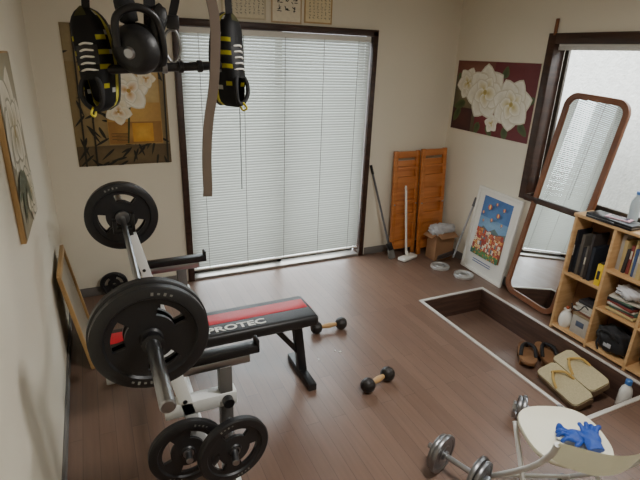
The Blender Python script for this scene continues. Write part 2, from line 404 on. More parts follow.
for i in range(6): P.append(rc(-0.08+0.03*(i%2),-0.24-0.01*i,0.03,-0.237-0.01*i,(60,44,26)))
paint('print',g,P,clip=(-pw/2,-ph/2,pw/2,ph/2))
def calli(name,x0,x1,z0,z1,bg,border,seed,cols,big):
    w=x1-x0;h=z1-z0
    g=G(name,((x0+x1)/2,YB-0.005,(z0+z1)/2),RB(),world=False); board(g,w,h,M_PAPER)
    P=[rc(-w/2,-h/2,w/2,h/2,border),rc(-w/2+0.012,-h/2+0.012,w/2-0.012,h/2-0.012,bg)]
    random.seed(seed)
    for ci in range(cols):
        cx=-w/2+0.03+(w-0.06)*(ci+0.5)/cols; s=(w-0.06)/cols*0.8 if big else 0.016
        y=h/2-0.03
        while y-s>-h/2+0.025:
            for k in range(5):
                a=random.choice([0,90,90,0,50,130])+random.uniform(-8,8)
                P.append(petal(cx+random.uniform(-.4,.1)*s,y-random.uniform(0.15,0.85)*s,a,s*random.uniform(.4,.8),s*0.13,(30,26,24),(30,26,24),4))
            y-=s*1.25
    paint('writing',g,P,clip=(-w/2,-h/2,w/2,h/2))
calli('calligraphy_scroll',0.93,1.26,2.015,2.33,(222,212,184),(200,188,156),1,9,False)
calli('calligraphy_print',1.30,1.545,2.005,2.33,(232,222,198),(190,164,126),2,3,True)
calli('award_certificate',1.565,1.80,2.015,2.33,(228,212,172),(186,150,94),3,6,False)
# magnolia poster on right wall
pw,ph=0.92,0.59
g=G('magnolia_poster',(XR-0.005,3.20,1.495),RR(),world=False); board(g,pw,ph,M_PAPER)
P=[rc(-pw/2,-ph/2,pw/2,ph/2,(104,28,36),(126,40,46)),rc(-pw/2,-ph/2,-0.16,ph/2,(84,74,52),(130,118,84)),rc(-pw/2,-ph/2,-0.2,-0.1,(64,30,28),(90,44,38)),
   rc(-pw/2,ph*.28,0.0,ph/2,(116,62,50),(134,86,66))]
for x,y,a,L in ((-.3,-.05,200,.16),(-.36,-.1,240,.15),(-.1,-.2,250,.12),(.0,-.2,300,.13),(.2,-.2,280,.12),(.34,-.16,320,.13),(.36,.0,20,.12),(-.33,.12,150,.13),(.12,.17,80,.1)):
    P.append(petal(x,y,a,L,0.07,(50,66,34),(84,98,54)))
P+=flower(-0.30,0.11,0.135,6,10); P+=flower(-0.07,0.05,0.225,7,40,white=(246,243,230)); P+=flower(0.24,-0.02,0.205,7,15,white=(246,243,230))
P+=flower(0.06,-0.19,0.08,5,30)
paint('print',g,P,clip=(-pw/2,-ph/2,pw/2,ph/2))
# left wall canvas
pw,ph=0.47,0.67
g=G('flower_canvas_picture',(XL+0.022,2.25,1.425),RL(),world=False)
box('wooden_frame',g,(0,0,-0.011),(pw+0.012,ph+0.012,0.02),M_GOLDW,bev=0.002)
P=[rc(-pw/2,-ph/2,pw/2,ph/2,(150,140,112),(180,170,140))]
P+=flower(-0.02,0.05,0.26,6,12,white=(226,218,200),sh=(178,168,138),core=(150,138,90),edge=(150,144,118))
P+=flower(0.1,-0.22,0.15,6,12,white=(212,202,178),sh=(150,144,116),core=(130,120,76),edge=(120,118,92))
for a in (200,240,310): P.append(petal(-0.05,-0.1,a,.22,.07,(60,68,44),(88,92,62)))
paint('print',g,P,clip=(-pw/2,-ph/2,pw/2,ph/2))
# leaning board on the left wall
t=9
g=G('leaning_picture_frame',(-0.165,2.96,0.004),RL(t),world=False)
fw,fh=0.50,0.63
for nm,cx,cy,sx,sy in (('rail_top',0,fh-0.015,fw,0.03),('rail_bottom',0,0.015,fw,0.03),('stile_left',-fw/2+0.015,fh/2,0.03,fh-0.06),('stile_right',fw/2-0.015,fh/2,0.03,fh-0.06)):
    box(nm,g,(cx,cy,0),(sx,sy,0.022),M_GOLDW,bev=0.003)
box('panel',g,(0,fh/2,-0.006),(fw-0.05,fh-0.05,0.006),mat('dark_canvas',(150,140,122),0.3,var=0.3,vscale=5),bev=0.001)
# white framed balloon poster
fw,fh=0.50,0.765; t=5
g=G('framed_balloon_poster',(2.985,2.915,0.004),RR(t,-1.5),world=False)
for nm,cx,cy,sx,sy in (('rail_top',0,fh-0.0125,fw,0.025),('rail_bottom',0,0.0125,fw,0.025),('stile_left',-fw/2+0.0125,fh/2,0.025,fh-0.05),('stile_right',fw/2-0.0125,fh/2,0.025,fh-0.05)):
    box(nm,g,(cx,cy,0),(sx,sy,0.022),M_WHITE,bev=0.002)
box('mat_board',g,(0,fh/2,-0.004),(fw-0.04,fh-0.04,0.006),M_WHITE,bev=0.0005)
Q=[rc(-0.165,0.17,0.165,0.70,(70,112,172),(104,152,204)),rc(-0.165,0.40,0.165,0.52,(116,156,196),(140,178,208))]
Q.append(([(-0.165,0.37),(-0.1,0.44),(-0.04,0.40),(0.03,0.45),(0.1,0.41),(0.165,0.44),(0.165,0.3),(-0.165,0.3)],(90,110,110),(104,126,126)))
Q.append(rc(-0.165,0.17,0.165,0.385,(170,96,64),(190,120,80)))
random.seed(5)
CITY=[(206,84,54),(224,156,84),(236,224,200),(190,120,80),(168,70,56),(232,196,140),(110,120,130),(212,110,70)]
y=0.40
while y>0.23:
    x=-0.165
    while x<0.15:
        ww=random.uniform(0.012,0.03); hh=random.uniform(0.02,0.045)
        Q.append(rc(x,y-0.03,min(x+ww,0.165),y-0.03+hh,random.choice(CITY)))
        Q.append(([(x,y-0.03+hh),(min(x+ww,0.165),y-0.03+hh),(min(x+ww/2,0.165),y-0.02+hh)],(160,60,44),(160,60,44)))
        for q_ in range(2): Q.append(rc(x+0.003+q_*ww*.4,y-0.03+hh*.4,x+0.006+q_*ww*.4,y-0.03+hh*.6,(60,60,70)))
        x+=ww
    y-=0.028
Q.append(rc(-0.165,0.17,0.165,0.225,(70,112,66),(90,140,80)))
for i in range(60):
    x=random.uniform(-0.16,0.155);y=random.uniform(0.173,0.225); Q.append(ell(x,y,0.006,0.007,random.choice([(50,96,50),(120,150,70),(200,80,60),(224,190,90),(60,110,130)])))
for x,y,r in ((-0.06,0.62,.024),(0.05,0.575,.02),(-0.01,.52,.015),(0.10,0.64,.016),(-0.12,.56,.013),(0.11,.51,.012),(0.01,.665,.013),(-.1,.49,.011)):
    Q.append(ell(x,y,r*0.9,r,(196,70,60),(230,120,90))); Q.append(ell(x,y,r*0.35,r*0.97,(236,210,120),(240,220,150))); Q.append(rc(x-.003,y-r-.010,x+.003,y-r-.004,(90,60,40)))
for i in range(2): Q.append(rc(-0.11,0.125-i*0.02,0.11,0.134-i*0.02,(110,124,156)))
paint('print',g,Q,z0=0.0,dz=0.00004)
# ================================================================= MIRROR
t=6.5
g=G('standing_mirror',(2.965,2.36,0.014),RR(t,-2.9),world=False)
W_,H_=0.50,1.60
o=rrect(W_,H_,0.10,10,0,H_/2); i_=rrect(W_-0.085,H_-0.085,0.06,10,0,H_/2)
bm=bmesh.new(); n=len(o)
lay=[]
for pts,z in ((o,-0.012),(o,0.010),([(a*0.94+b*0.06,c*0.94+d*0.06) for (a,c),(b,d) in zip(o,i_)],0.014),([(a*0.1+b*0.9,c*0.1+d*0.9) for (a,c),(b,d) in zip(o,i_)],0.012),(i_,0.008),(i_,-0.004)):
    lay.append([bm.verts.new((x,y,z)) for x,y in pts])
for A,B in zip(lay[:-1],lay[1:]):
    for k in range(n): bm.faces.new((A[k],A[(k+1)%n],B[(k+1)%n],B[k]))
fin('frame',bm,M_MFRAME,g)
extrude_outline('backing_board',g,rrect(W_-0.004,H_-0.004,0.098,10,0,H_/2),-0.014,-0.008,M_DARKWOOD)
mm_=mat('mirror_silver',(245,247,246),0.01,metal=1.0,var=0.0001)
extrude_outline('mirror_glass',g,rrect(W_-0.08,H_-0.08,0.062,10,0,H_/2),-0.008,0.001,mm_)
# ================================================================= BENCH / RACK
g=G('weight_bench',(0.3,2.07,0))
BX,BZ=0.09,0.945
for k,Y in enumerate((1.585,2.55)):
    s='front' if k==0 else 'rear'
    mm('base_rail_'+s,g,[((-0.10,Y-0.025,0.0),(0.41,Y+0.025,0.05))],M_WHITEP,bev=0.004)
    beam('upright_'+s,g,(0.31,Y,0.05),(BX+0.03,Y,BZ-0.06),0.05,0.06,M_WHITEP,0.005)
    beam('upright_inner_'+s,g,(0.16,Y,0.66),(BX+0.015,Y,BZ-0.03),0.04,0.046,M_BLACK,0.004)
    mm('bar_hook_'+s,g,[((BX-0.045,Y-0.025,BZ-0.045),(BX+0.05,Y+0.025,BZ-0.018)),((BX-0.055,Y-0.025,BZ-0.045),(BX-0.035,Y+0.025,BZ+0.025)),((BX+0.035,Y-0.025,BZ-0.045),(BX+0.052,Y+0.025,BZ+0.055))],M_BLACK,bev=0.004)
    mm('safety_arm_'+s,g,[((0.13,Y-0.024,0.68),(0.50,Y+0.024,0.715)),((0.485,Y-0.024,0.68),(0.50,Y+0.024,0.74))],M_BLACK,bev=0.006)
    mm('arm_sleeve_'+s,g,[((0.14,Y-0.022,0.645),(0.46,Y+0.022,0.68))],M_STEEL,bev=0.004)
    mm('arm_post_'+s,g,[((0.335,Y-0.025,0.05),(0.385,Y+0.025,0.65))],mat('grey_metal',(110,108,106),0.4,metal=0.4),bev=0.004)
    mm('link_bar_'+s,g,[((0.12,Y-0.03,0.47),(0.40,Y+0.03,0.53))],M_WHITEP,bev=0.004)
    for q in range(5): cyl('adjust_hole_'+s,g,(0.30-q*0.0345,Y-0.0355,0.12+q*0.14),(0.30-q*0.0345,Y-0.031,0.12+q*0.14),0.009,M_BLACK)
    cyl('knob_'+s,g,(0.36,Y-0.06,0.5),(0.36,Y-0.025,0.5),0.022,M_BLACK)
mm('cross_rails',g,[((0.28,1.61,0.0),(0.33,2.525,0.05)),((0.21,1.61,0.32),(0.26,2.525,0.37))],M_WHITEP,bev=0.004)
mm('spine',g,[((-0.02,2.18,0.345),(0.98,2.235,0.395))],M_BLACK,bev=0.004)
beam('rear_leg',g,(0.925,2.208,0.36),(0.965,2.208,0.04),0.05,0.05,M_BLACK)
beam('rear_leg_brace',g,(0.80,2.208,0.35),(0.945,2.208,0.16),0.03,0.03,M_BLACK)
mm('rear_foot',g,[((0.94,2.04,0.0),(0.99,2.38,0.045))],M_BLACK,bev=0.006)
mm('pad',g,[((-0.08,2.08,0.395),(1.01,2.35,0.462))],M_VINYL,bev=0.022)
mm('pad_stripe',g,[((-0.06,2.195,0.450),(0.985,2.295,0.4635))],M_RED,bev=0.001)
mm('pad_stripe_end',g,[((0.985,2.195,0.41),(1.0112,2.295,0.45))],M_RED,bev=0.001)
tx=bpy.data.curves.new('pad_lettering','FONT'); tx.body='PROTEC'; tx.size=0.066; tx.extrude=0.0006; tx.offset=0.0018
to=bpy.data.objects.new('tmp_text',tx); COL.objects.link(to)
bpy.context.view_layer.update()
me=bpy.data.meshes.new_from_object(to.evaluated_get(bpy.context.evaluated_depsgraph_get())); bpy.data.objects.remove(to)
me.transform(Matrix.Translation((0.40,2.118,0.4635))@Matrix.Scale(1.28,4,(1,0,0))); me.transform(g.inv); me.materials.clear(); me.materials.append(M_WHITE)
o_=bpy.data.objects.new('pad_lettering',me); COL.objects.link(o_); o_.parent=g.e
cyl('storage_peg_1',g,(0.182,1.44,0.358),(0.19,1.60,0.358),0.013,M_STEEL)
mm('peg_bracket',g,[((0.16,1.56,0.33),(0.26,1.61,0.385))],M_WHITEP,bev=0.003)
cyl('storage_peg_2',g,(0.330,1.33,0.394),(0.366,1.57,0.394),0.013,M_STEEL)
# ---- plates
def plate(name,P,R_,t,M,m=M_RUBBER,nslot=3,slotfrac=0.55,hole=0.0155,ring=True):
    seg=72
    rad=[hole,0.17*R_,0.20*R_,0.40*R_,0.44*R_,0.66*R_,0.70*R_,0.76*R_,0.79*R_,0.96*R_,R_]
    ht=[.5*t,.5*t,.26*t,.22*t,.22*t,.22*t,.22*t,.26*t,.5*t,.5*t,.34*t]
    bm=bmesh.new(); V={}
    nr=len(rad)
    for s in (1,-1):
        for i in range(nr):
            for j in range(seg):
                a=2*PI*j/seg; V[s,i,j]=bm.verts.new((rad[i]*math.cos(a),rad[i]*math.sin(a),s*ht[i]))
    def keep(i,j):
        if i<0 or i>=nr-1: return False
        if i==4:
            ph=(j%(seg//nslot))/(seg//nslot); return ph>slotfrac
        return True
    for i in range(nr-1):
        for j in range(seg):
            j2=(j+1)%seg
            if not keep(i,j): continue
            bm.faces.new((V[1,i,j],V[1,i+1,j],V[1,i+1,j2],V[1,i,j2])); bm.faces.new((V[-1,i,j],V[-1,i,j2],V[-1,i+1,j2],V[-1,i+1,j]))
            if not keep(i-1,j): bm.faces.new((V[1,i,j],V[1,i,j2],V[-1,i,j2],V[-1,i,j]))
            if not keep(i+1,j): bm.faces.new((V[1,i+1,j],V[-1,i+1,j],V[-1,i+1,j2],V[1,i+1,j2]))
            if not keep(i,(j-1)%seg): bm.faces.new((V[1,i,j],V[-1,i,j],V[-1,i+1,j],V[1,i+1,j]))
            if not keep(i,j2): bm.faces.new((V[1,i,j2],V[1,i+1,j2],V[-1,i+1,j2],V[-1,i,j2]))
    bmesh.ops.transform(bm,matrix=M,verts=bm.verts)
    ob=fin(name,bm,m,P,ang=40)
    b2=bmesh.new()
    for c0 in (60,240):
        for k in range(4):
            a=math.radians(c0-16+k*7)
            addbox(b2,(0.875*R_*math.cos(a),0.875*R_*math.sin(a),0.5*t),(0.022*R_*2,0.06*R_*(0.6+0.4*(k%2)),0.0012),R(math.degrees(a)+90,'Z'),0)
    bmesh.ops.transform(b2,matrix=M,verts=b2.verts)
    fin(name+'_lettering',b2,mat('grey_lettering',(126,126,120),0.5),P)
    if ring:
        lathe(name+'_hub_ring',P,[(hole,0.5*t),(hole,0.5*t+0.002),(0.14*R_,0.5*t+0.002),(0.14*R_,0.5*t)],M_DSTEEL,M,36)
    return ob
FY=R(90,'X') # local +z -> -Y
def PM(x,y,z,rz=0,spin=0,rx=0): return Matrix.Translation((x,y,z))@R(rz,'Z')@R(rx,'X')@FY@R(spin,'Z')
g=G('barbell',(BX,2.06,BZ))
cyl('bar',g,(BX,1.44,BZ),(BX,2.68,BZ),0.014,M_STEEL)
for k,(a,b,c0) in enumerate(((1.05,1.46,1.455),(3.05,2.65,2.66))):
    cyl('sleeve_%d'%(k+1),g,(BX,a,BZ),(BX,b,BZ),0.0215,M_STEEL,bev=0.004)
    cyl('collar_%d'%(k+1),g,(BX,c0,BZ),(BX,c0+(0.025 if k==0 else -0.025),BZ),0.036,M_STEEL)
    s=-1 if k==0 else 1
    y0=1.44 if k==0 else 2.68
    plate('plate_inner_%d'%(k+1),g,0.186,0.036,PM(BX,y0,BZ,0 ,20+30*k),hole=0.022,slotfrac=0.45)
    plate('plate_outer_%d'%(k+1),g,0.181,0.036,PM(BX,y0+s*0.038,BZ,0,20+30*k),hole=0.022,slotfrac=0.45)
    lathe('spring_clip_%d'%(k+1),g,[(0.0215,0),(0.032,0),(0.034,0.004),(0.034,0.026),(0.0215,0.03)],M_BLACK,PM(BX,y0+s*0.06 +(0.0 if k==0 else 0.03),BZ))
g=G('weight_plate',(0.182,1.50,0.358)); plate('disc',g,0.145,0.03,PM(0.184,1.495,0.358,0,10),hole=0.014)
g=G('weight_plate',(0.342,1.40,0.394)); plate('disc',g,0.140,0.03,PM(0.341,1.40,0.394,8,50),hole=0.014)
g=G('weight_plate',(0.01,3.62,0.1)); plate('disc',g,0.10,0.022,Matrix.Translation((0.01,3.655,0.1))@R(8,'X')@FY@R(0,'Z'),hole=0.014)
# ================================================================= DUMBBELLS
M_KNOB=mat('dark_iron',(44,40,38),0.42,metal=0.3)
M_HANDLE=woodmat('handle_wood',(176,136,88),(206,168,116),0.5)
def ball_db(p,q):
    p=Vector(p);q=Vector(q);L=(q-p).length
    g=G('dumbbell',(p+q)/2)
    M=frameM(p,q)
    for k,z in enumerate((0,L)):
        prof=[(0,-0.040)]
        for i in range(1,12):
            a=-PI/2+PI*i/12; rr=0.044*(abs(math.cos(a))**0.75); prof.append((rr,0.040*math.sin(a)))
        prof.append((0,0.040))
        lathe('weight_%d'%(k+1),g,prof,M_KNOB,M@Matrix.Translation((0,0,z)),14,ang=20)
    lathe('handle',g,[(0.012,0.03),(0.0145,0.045),(0.019,L/2),(0.0145,L-0.045),(0.012,L-0.03)],M_HANDLE,M,24)
ball_db((1.235,2.59,0.044),(1.42,2.58,0.044)); ball_db((1.254,1.917,0.044),(1.416,1.965,0.044))
def chrome_db(p,q,r=0.078,ins=0.05):
    p=Vector(p);q=Vector(q);L=(q-p).length
    g=G('chrome_dumbbell',(p+q)/2); M=frameM(p,q)
    cyl('bar',g,p,q,0.013,M_STEEL)
    for k,z in enumerate((ins,L-ins)):
        s=-1 if k==0 else 1
        for j,(rr,tt) in enumerate(((r,0.022),(r*0.9,0.020))):
            zz=z+s*j*0.022
            lathe('disc_%d_%d'%(k+1,j+1),g,[(0.013,-tt/2),(rr*0.45,-tt/2),(rr*0.5,-tt/3),(rr*0.78,-tt/3),(rr*0.82,-tt/2),(rr*0.97,-tt/2),(rr,-tt/4),(rr,tt/4),(rr*0.97,tt/2),(rr*0.82,tt/2),(rr*0.78,tt/3),(rr*0.5,tt/3),(rr*0.45,tt/2),(0.013,tt/2)],M_DSTEEL,M@Matrix.Translation((0,0,zz)),40)
        lathe('nut_%d'%(k+1),g,[(0.013,-0.009),(0.028,-0.009),(0.03,0),(0.028,0.009),(0.013,0.009)],M_STEEL,M@Matrix.Translation((0,0,z+s*0.044)),6)
        lathe('stop_%d'%(k+1),g,[(0.013,-0.006),(0.022,-0.006),(0.022,0.006),(0.013,0.006)],M_STEEL,M@Matrix.Translation((0,0,z-s*0.018)),24)
chrome_db((1.265,1.37,0.094),(1.375,1.065,0.094),0.094,0.075); chrome_db((1.88,1.44,0.07),(2.06,1.24,0.07),0.07)
for x,y in ((2.76,3.19),(2.84,2.96)):
    g=G('ring_weight',(x,y,0))
    M=Matrix.Translation((x,y,0))
    lathe('ring',g,[(0.028,0.002),(0.03,0.0),(0.082,0.0),(0.086,0.004),(0.086,0.022),(0.082,0.026),(0.066,0.026),(0.062,0.018),(0.042,0.018),(0.038,0.026),(0.03,0.026),(0.028,0.024),(0.028,0.002)],mat('galvanised',(196,196,194),0.4,metal=0.6),M,44)
cboxes('paper_scrap',G('paper_scraps',(1.285,2.33,0)),[((1.285,2.326,0.003),(0.02,0.012,0.002),20,(222,218,208)),((1.26,2.35,0.003),(0.012,0.01,0.002),50,(222,218,208)),((1.12,2.30,0.003),(0.018,0.01,0.002),70,(222,218,208))])
# ================================================================= ORANGE FOLDED WOODEN FRAMES
def wframe(x0,x1,y,rz,h,lean):
    w_=x1-x0
    g=G('folding_wooden_frame',((x0+x1)/2,y,0.0),R(rz,'Z')@R(-lean,'X'),world=False)
    st=0.04
    box('stile_left',g,(-w_/2+st/2,0,h/2),(st,0.028,h),M_ORANGEW,bev=0.004)
    box('stile_right',g,(w_/2-st/2,0,h/2),(st,0.028,h),M_ORANGEW,bev=0.004)
    for k,(z,hh) in enumerate(((h-0.035,0.06),(h-0.16,0.03),(h-0.30,0.12),(0.52*h,0.04),(0.36*h,0.10),(0.1*h,0.08))):
        box('rail_%d'%(k+1),g,(0,-0.002,z),(w_-2*st,0.026,hh),M_ORANGEW,bev=0.003)
    box('panel',g,(0,0.011,0.48*h),(w_-2*st,0.005,0.86*h),M_ORANGEW,bev=0.001)
    for s in (-1,1): cyl('hinge_pin',g,(s*(w_/2-st/2),-0.022,0.5*h),(s*(w_/2-st/2),-0.012,0.5*h),0.008,M_STEEL)
wframe(2.47,2.75,3.60,0,1.0,4); wframe(2.74,3.03,3.54,2,1.02,5)
M_CARD=mat('cardboard',(150,112,80),0.8,var=0.08)
g=G('cardboard_box',(2.90,3.40,0))
bx=(2.80,3.01,3.33,3.47); zt_=0.27
mm('box_body',g,[((bx[0],bx[2],0.0),(bx[1],bx[3],0.006)),((bx[0],bx[2],0.006),(bx[0]+0.005,bx[3],zt_)),((bx[1]-0.005,bx[2],0.006),(bx[1],bx[3],zt_)),((bx[0]+0.005,bx[2],0.006),(bx[1]-0.005,bx[2]+0.005,zt_)),((bx[0]+0.005,bx[3]-0.005,0.006),(bx[1]-0.005,bx[3],zt_))],M_CARD)
box('flap_1',g,(2.905,3.30,0.255),(0.20,0.07,0.004),M_CARD,rot=R(25,'X')); box('flap_2',g,(2.77,3.40,0.25),(0.07,0.13,0.004),M_CARD,rot=R(-30,'Y'))
lump('crumpled_bag',g,(2.89,3.39,0.29),(0.13,0.065,0.055),mat('grey_plastic_bag',(186,188,192),0.35),3,0.16)
g=G('floor_wiper',(2.58,3.52,0))
cyl('pole',g,(2.585,3.49,0.05),(2.55,3.545,0.66),0.0105,M_WHITE); 
box('head',g,(2.585,3.46,0.02),(0.20,0.085,0.028),M_WHITE,rot=R(18,'Z'),bev=0.008)
cyl('joint',g,(2.585,3.468,0.034),(2.585,3.49,0.07),0.016,M_WHITE)
tube('grip_loop',g,[(2.55,3.545,0.65),(2.542,3.55,0.68),(2.549,3.552,0.70),(2.556,3.55,0.68),(2.55,3.545,0.65)],0.004,M_WHITE)
g=G('broom',(2.4,3.6,0))
M_GR=mat('grey_pole',(98,98,100),0.4)
cyl('pole',g,(2.425,3.55,0.12),(2.245,3.688,0.87),0.010,M_GR)
beam('brush_block',g,(2.44,3.54,0.085),(2.42,3.555,0.15),0.05,0.03,M_BLACK)
beam('bristles',g,(2.455,3.525,0.0),(2.438,3.541,0.09),0.06,0.025,mat('bristle_grey',(120,118,112),0.9,bump=0.6,bscale=400))
cyl('pole_grip',g,(2.262,3.675,0.80),(2.243,3.69,0.88),0.0125,M_BLACK)
g=G('long_handled_scoop',(2.9,3.3,0))
cyl('pole',g,(2.88,3.17,0.09),(3.045,3.17,0.63),0.009,M_STEEL)
cyl('grip',g,(3.026,3.17,0.57),(3.05,3.17,0.65),0.013,M_GR)
bm=bmesh.new()
q=[]
for i in range(7):
    t_=i/6; wv=0.045+0.03*math.sin(PI*min(1,t_*0.7+0.15))
    p=Vector((2.885-0.10*t_,3.175+0.10*t_,0.12-0.085*t_)); row=[]
    for k in range(7):
        a=-1+2*k/6; row.append(bm.verts.new(p+Vector((0.6*a*wv,0.6*a*wv,0.022*a*a))))
    q.append(row)
for i in range(6):
    for k in range(6): bm.faces.new((q[i][k],q[i+1][k],q[i+1][k+1],q[i][k+1]))
bmesh.ops.solidify(bm,geom=bm.faces[:],thickness=0.003)
fin('blade',bm,M_DSTEEL,g,ang=60)
# ================================================================= SHELF
g=G('bookshelf',(2.955,1.62,0))
sx0,sx1=2.862,3.035; ys=[2.04,1.76,1.48,1.20]; th_=0.018
B=[]
for y in ys: B.append(((sx0,y-th_/2,0),(sx1,y+th_/2,0.852)))
mm('uprights',g,B,M_LIGHTW,bev=0.0015)
mm('top_board',g,[((sx0-0.008,ys[-1]-0.015,0.852),(sx1,ys[0]+0.015,0.872))],M_LIGHTW,bev=0.002)
S=[]
for k in range(3):
    a,b=ys[k+1]+th_/2,ys[k]-th_/2
    for z in ([0.02,0.43] if k==0 else [0.02,0.30,0.57]): S.append(((sx0,a,z),(sx1-0.006,b,z+0.016)))
mm('shelf_boards',g,S,M_LIGHTW,bev=0.001)
mm('back_panel',g,[((sx1-0.006,ys[-1]+0.01,0.02),(sx1,ys[0]-0.01,0.852))],mat('hardboard',(120,84,54),0.7))
XBK=3.026
def books(name,y0,y1,z,cols,seed,hmax=0.3,dmin=0.1,lean=0):
    random.seed(seed); it=[]; y=y1
    gg=G(name,(2.95,(y0+y1)/2,z))
    while True:
        t_=random.uniform(0.008,0.030); h=random.uniform(0.6,1)*hmax; d=random.uniform(dmin,0.145)
        if y-t_<y0: break
        rx=R(random.choice([0,0,0,3,-2]) ,'X')
        it.append(((XBK-d/2,y-t_/2,z+h/2),(d,t_*0.95,h),rx,random.choice(cols))); 
        if random.random()<0.5: it.append(((XBK-d-0.0005,y-t_/2,z+h*random.uniform(0.4,0.7)),(0.001,t_*0.6,h*random.uniform(.15,.3)),rx,(200,194,176)))
        y-=t_
    if lean:
        h=hmax*0.85; it.append(((XBK-0.065,y0-0.005,z+h/2),(0.13,0.012,h),R(-9,'X'),random.choice(cols)))
    cboxes('books',gg,it)
dark=[(34,34,40),(52,46,44),(50,34,34),(30,36,46),(90,84,76),(40,40,38),(28,28,30)]
mixc=[(130,60,54),(196,190,176),(60,80,120),(190,168,116),(70,96,80),(170,166,158),(80,60,80),(40,40,46),(54,50,48)]
books('books',1.85,2.025,0.446,dark,1,0.33,0.12); books('books',1.56,1.74,0.586,mixc,2,0.24,0.1,1); books('books',1.24,1.46,0.586,mixc,3,0.24)
def stack(name,cx,cy,z,n,sx,sy,cols,seed,t0=0.012,t1=0.028):
    random.seed(seed); it=[]; gg=G(name,(cx,cy,z))
    for i in range(n):
        t_=random.uniform(t0,t1); k=random.uniform(0.82,1); it.append(((cx+random.uniform(-.006,.006),cy+random.uniform(-.012,.012),z+t_/2),(sx*k,sy*k,t_*0.96),random.uniform(-9,9),random.choice(cols))); z+=t_
    cboxes('stack',gg,it)
XS=2.948
stack('magazine_stack',XS,1.62,0.316,9,0.13,0.19,mixc,7,0.005,0.022); stack('magazine_stack',XS,1.34,0.316,9,0.13,0.2,mixc,8,0.005,0.02)
M_BAG=mat('black_bag_fabric',(30,30,33),0.7,bump=0.3,bscale=300)
g=G('black_bag',(XS,1.62,0.036))
lump('bag_body',g,(2.930,1.62,0.128),(0.078,0.108,0.088),M_BAG,5,0.10)
tube('bag_strap',g,[(2.88,1.69,0.16),(2.846,1.67,0.19),(2.842,1.62,0.205),(2.846,1.57,0.18),(2.88,1.55,0.14)],0.006,M_BAG)
tube('bag_strap_end',g,[(2.86,1.68,0.13),(2.845,1.675,0.09),(2.85,1.66,0.05)],0.006,M_BAG)
box('bag_label',g,(2.851,1.61,0.11),(0.004,0.05,0.03),mat('label_grey',(170,170,174),0.6))
g=G('black_bag',(XS,1.34,0.036)); lump('bag_body',g,(2.94,1.34,0.108),(0.07,0.095,0.068),M_BAG,9,0.12); tube('bag_strap',g,[(2.89,1.40,0.13),(2.86,1.38,0.16),(2.856,1.34,0.17),(2.89,1.29,0.13)],0.006,M_BAG)
lump('white_cloth_bundle_body',G('white_cloth_bundle',(2.93,1.62,0.47)),(2.93,1.60,0.475),(0.066,0.085,0.034),mat('white_cloth',(206,206,208),0.8),4,0.14)
cboxes('tool_case',G('tool_case',(2.92,1.8,0.446)),[((2.912,1.80,0.52),(0.075,0.038,0.148),0,(230,196,44)),((2.912,1.80,0.60),(0.05,0.02,0.012),0,(40,40,40)),((2.874,1.80,0.52),(0.002,0.02,0.06),0,(40,40,44))])
tube('cable',G('coiled_cable',(2.90,1.90,0.2)),[(2.875,1.93,0.25),(2.868,1.90,0.215),(2.872,1.86,0.23),(2.868,1.83,0.275),(2.873,1.80,0.26)],0.004,M_BLACK)
g=G('ceramic_jar',(2.91,1.97,0.036))
lathe('jar_body',g,[(0,0.0),(0.03,0),(0.042,0.02),(0.046,0.06),(0.036,0.10),(0.022,0.115),(0.022,0.13),(0.026,0.135),(0,0.14)],M_WHITE,Matrix.Translation((2.915,1.975,0.036)))
lathe('lid_knob',g,[(0,0.139),(0.01,0.14),(0.013,0.152),(0,0.16)],mat('terracotta',(180,90,60),0.6),Matrix.Translation((2.915,1.975,0.036)))
g=G('storage_box',(2.94,1.845,0.036)); 
cboxes('box',g,[((2.955,1.845,0.106),(0.13,0.13,0.136),0,(170,164,154)),((2.955,1.845,0.182),(0.135,0.135,0.014),0,(150,130,100)),((2.889,1.845,0.12),(0.002,0.06,0.04),0,(80,90,110))])
stack('notebook_stack',2.955,1.85,0.1925,6,0.12,0.15,[(190,186,176),(60,66,80),(130,80,60),(210,206,194),(50,48,50)],12,0.006,0.024)
g=G('black_document_case',(2.91,1.815,0.872))
box('case_body',g,(2.915,1.815,0.889),(0.13,0.31,0.034),M_BLACK,bev=0.006); box('case_handle',g,(2.842,1.815,0.889),(0.014,0.10,0.012),M_RUBBER,bev=0.004)
box('case_seam',g,(2.915,1.815,0.889),(0.132,0.312,0.003),M_DSTEEL,bev=0.0005)
g=G('mobile_phone',(2.92,1.8,0.907)); box('phone_body',g,(2.915,1.79,0.911),(0.07,0.145,0.008),mat('pink_phone',(226,180,192),0.3),rot=R(12,'Z'),bev=0.003)
box('phone_screen',g,(2.915,1.79,0.9152),(0.056,0.11,0.0006),mat('phone_screen',(90,80,96),0.1),rot=R(12,'Z'),bev=0.0002)
g=G('water_bottle',(3.014,1.77,0.872)); MB=Matrix.Translation((3.014,1.77,0.872))
lathe('bottle_body',g,[(0,0),(0.026,0),(0.03,0.006),(0.03,0.05),(0.027,0.07),(0.03,0.09),(0.03,0.14),(0.014,0.175),(0.013,0.19),(0,0.19)],mat('translucent_plastic',(190,206,214),0.15),MB)
lathe('cap',g,[(0,0.188),(0.015,0.188),(0.015,0.206),(0,0.206)],mat('blue_cap',(70,120,190),0.4),MB)
g=G('detergent_bottle',(2.765,1.375,PZ)); MB=Matrix.Translation((2.765,1.375,PZ))@Matrix.Diagonal((1,1,1,1))
lathe('bottle_body',g,[(0,0),(0.032,0),(0.037,0.006),(0.037,0.13),(0.03,0.16),(0.016,0.18),(0.016,0.19),(0,0.19)],M_WHITE,MB)
lathe('bottle_cap',g,[(0,0.188),(0.019,0.188),(0.019,0.215),(0.012,0.222),(0,0.222)],mat('blue_cap',(70,120,190),0.4),MB)
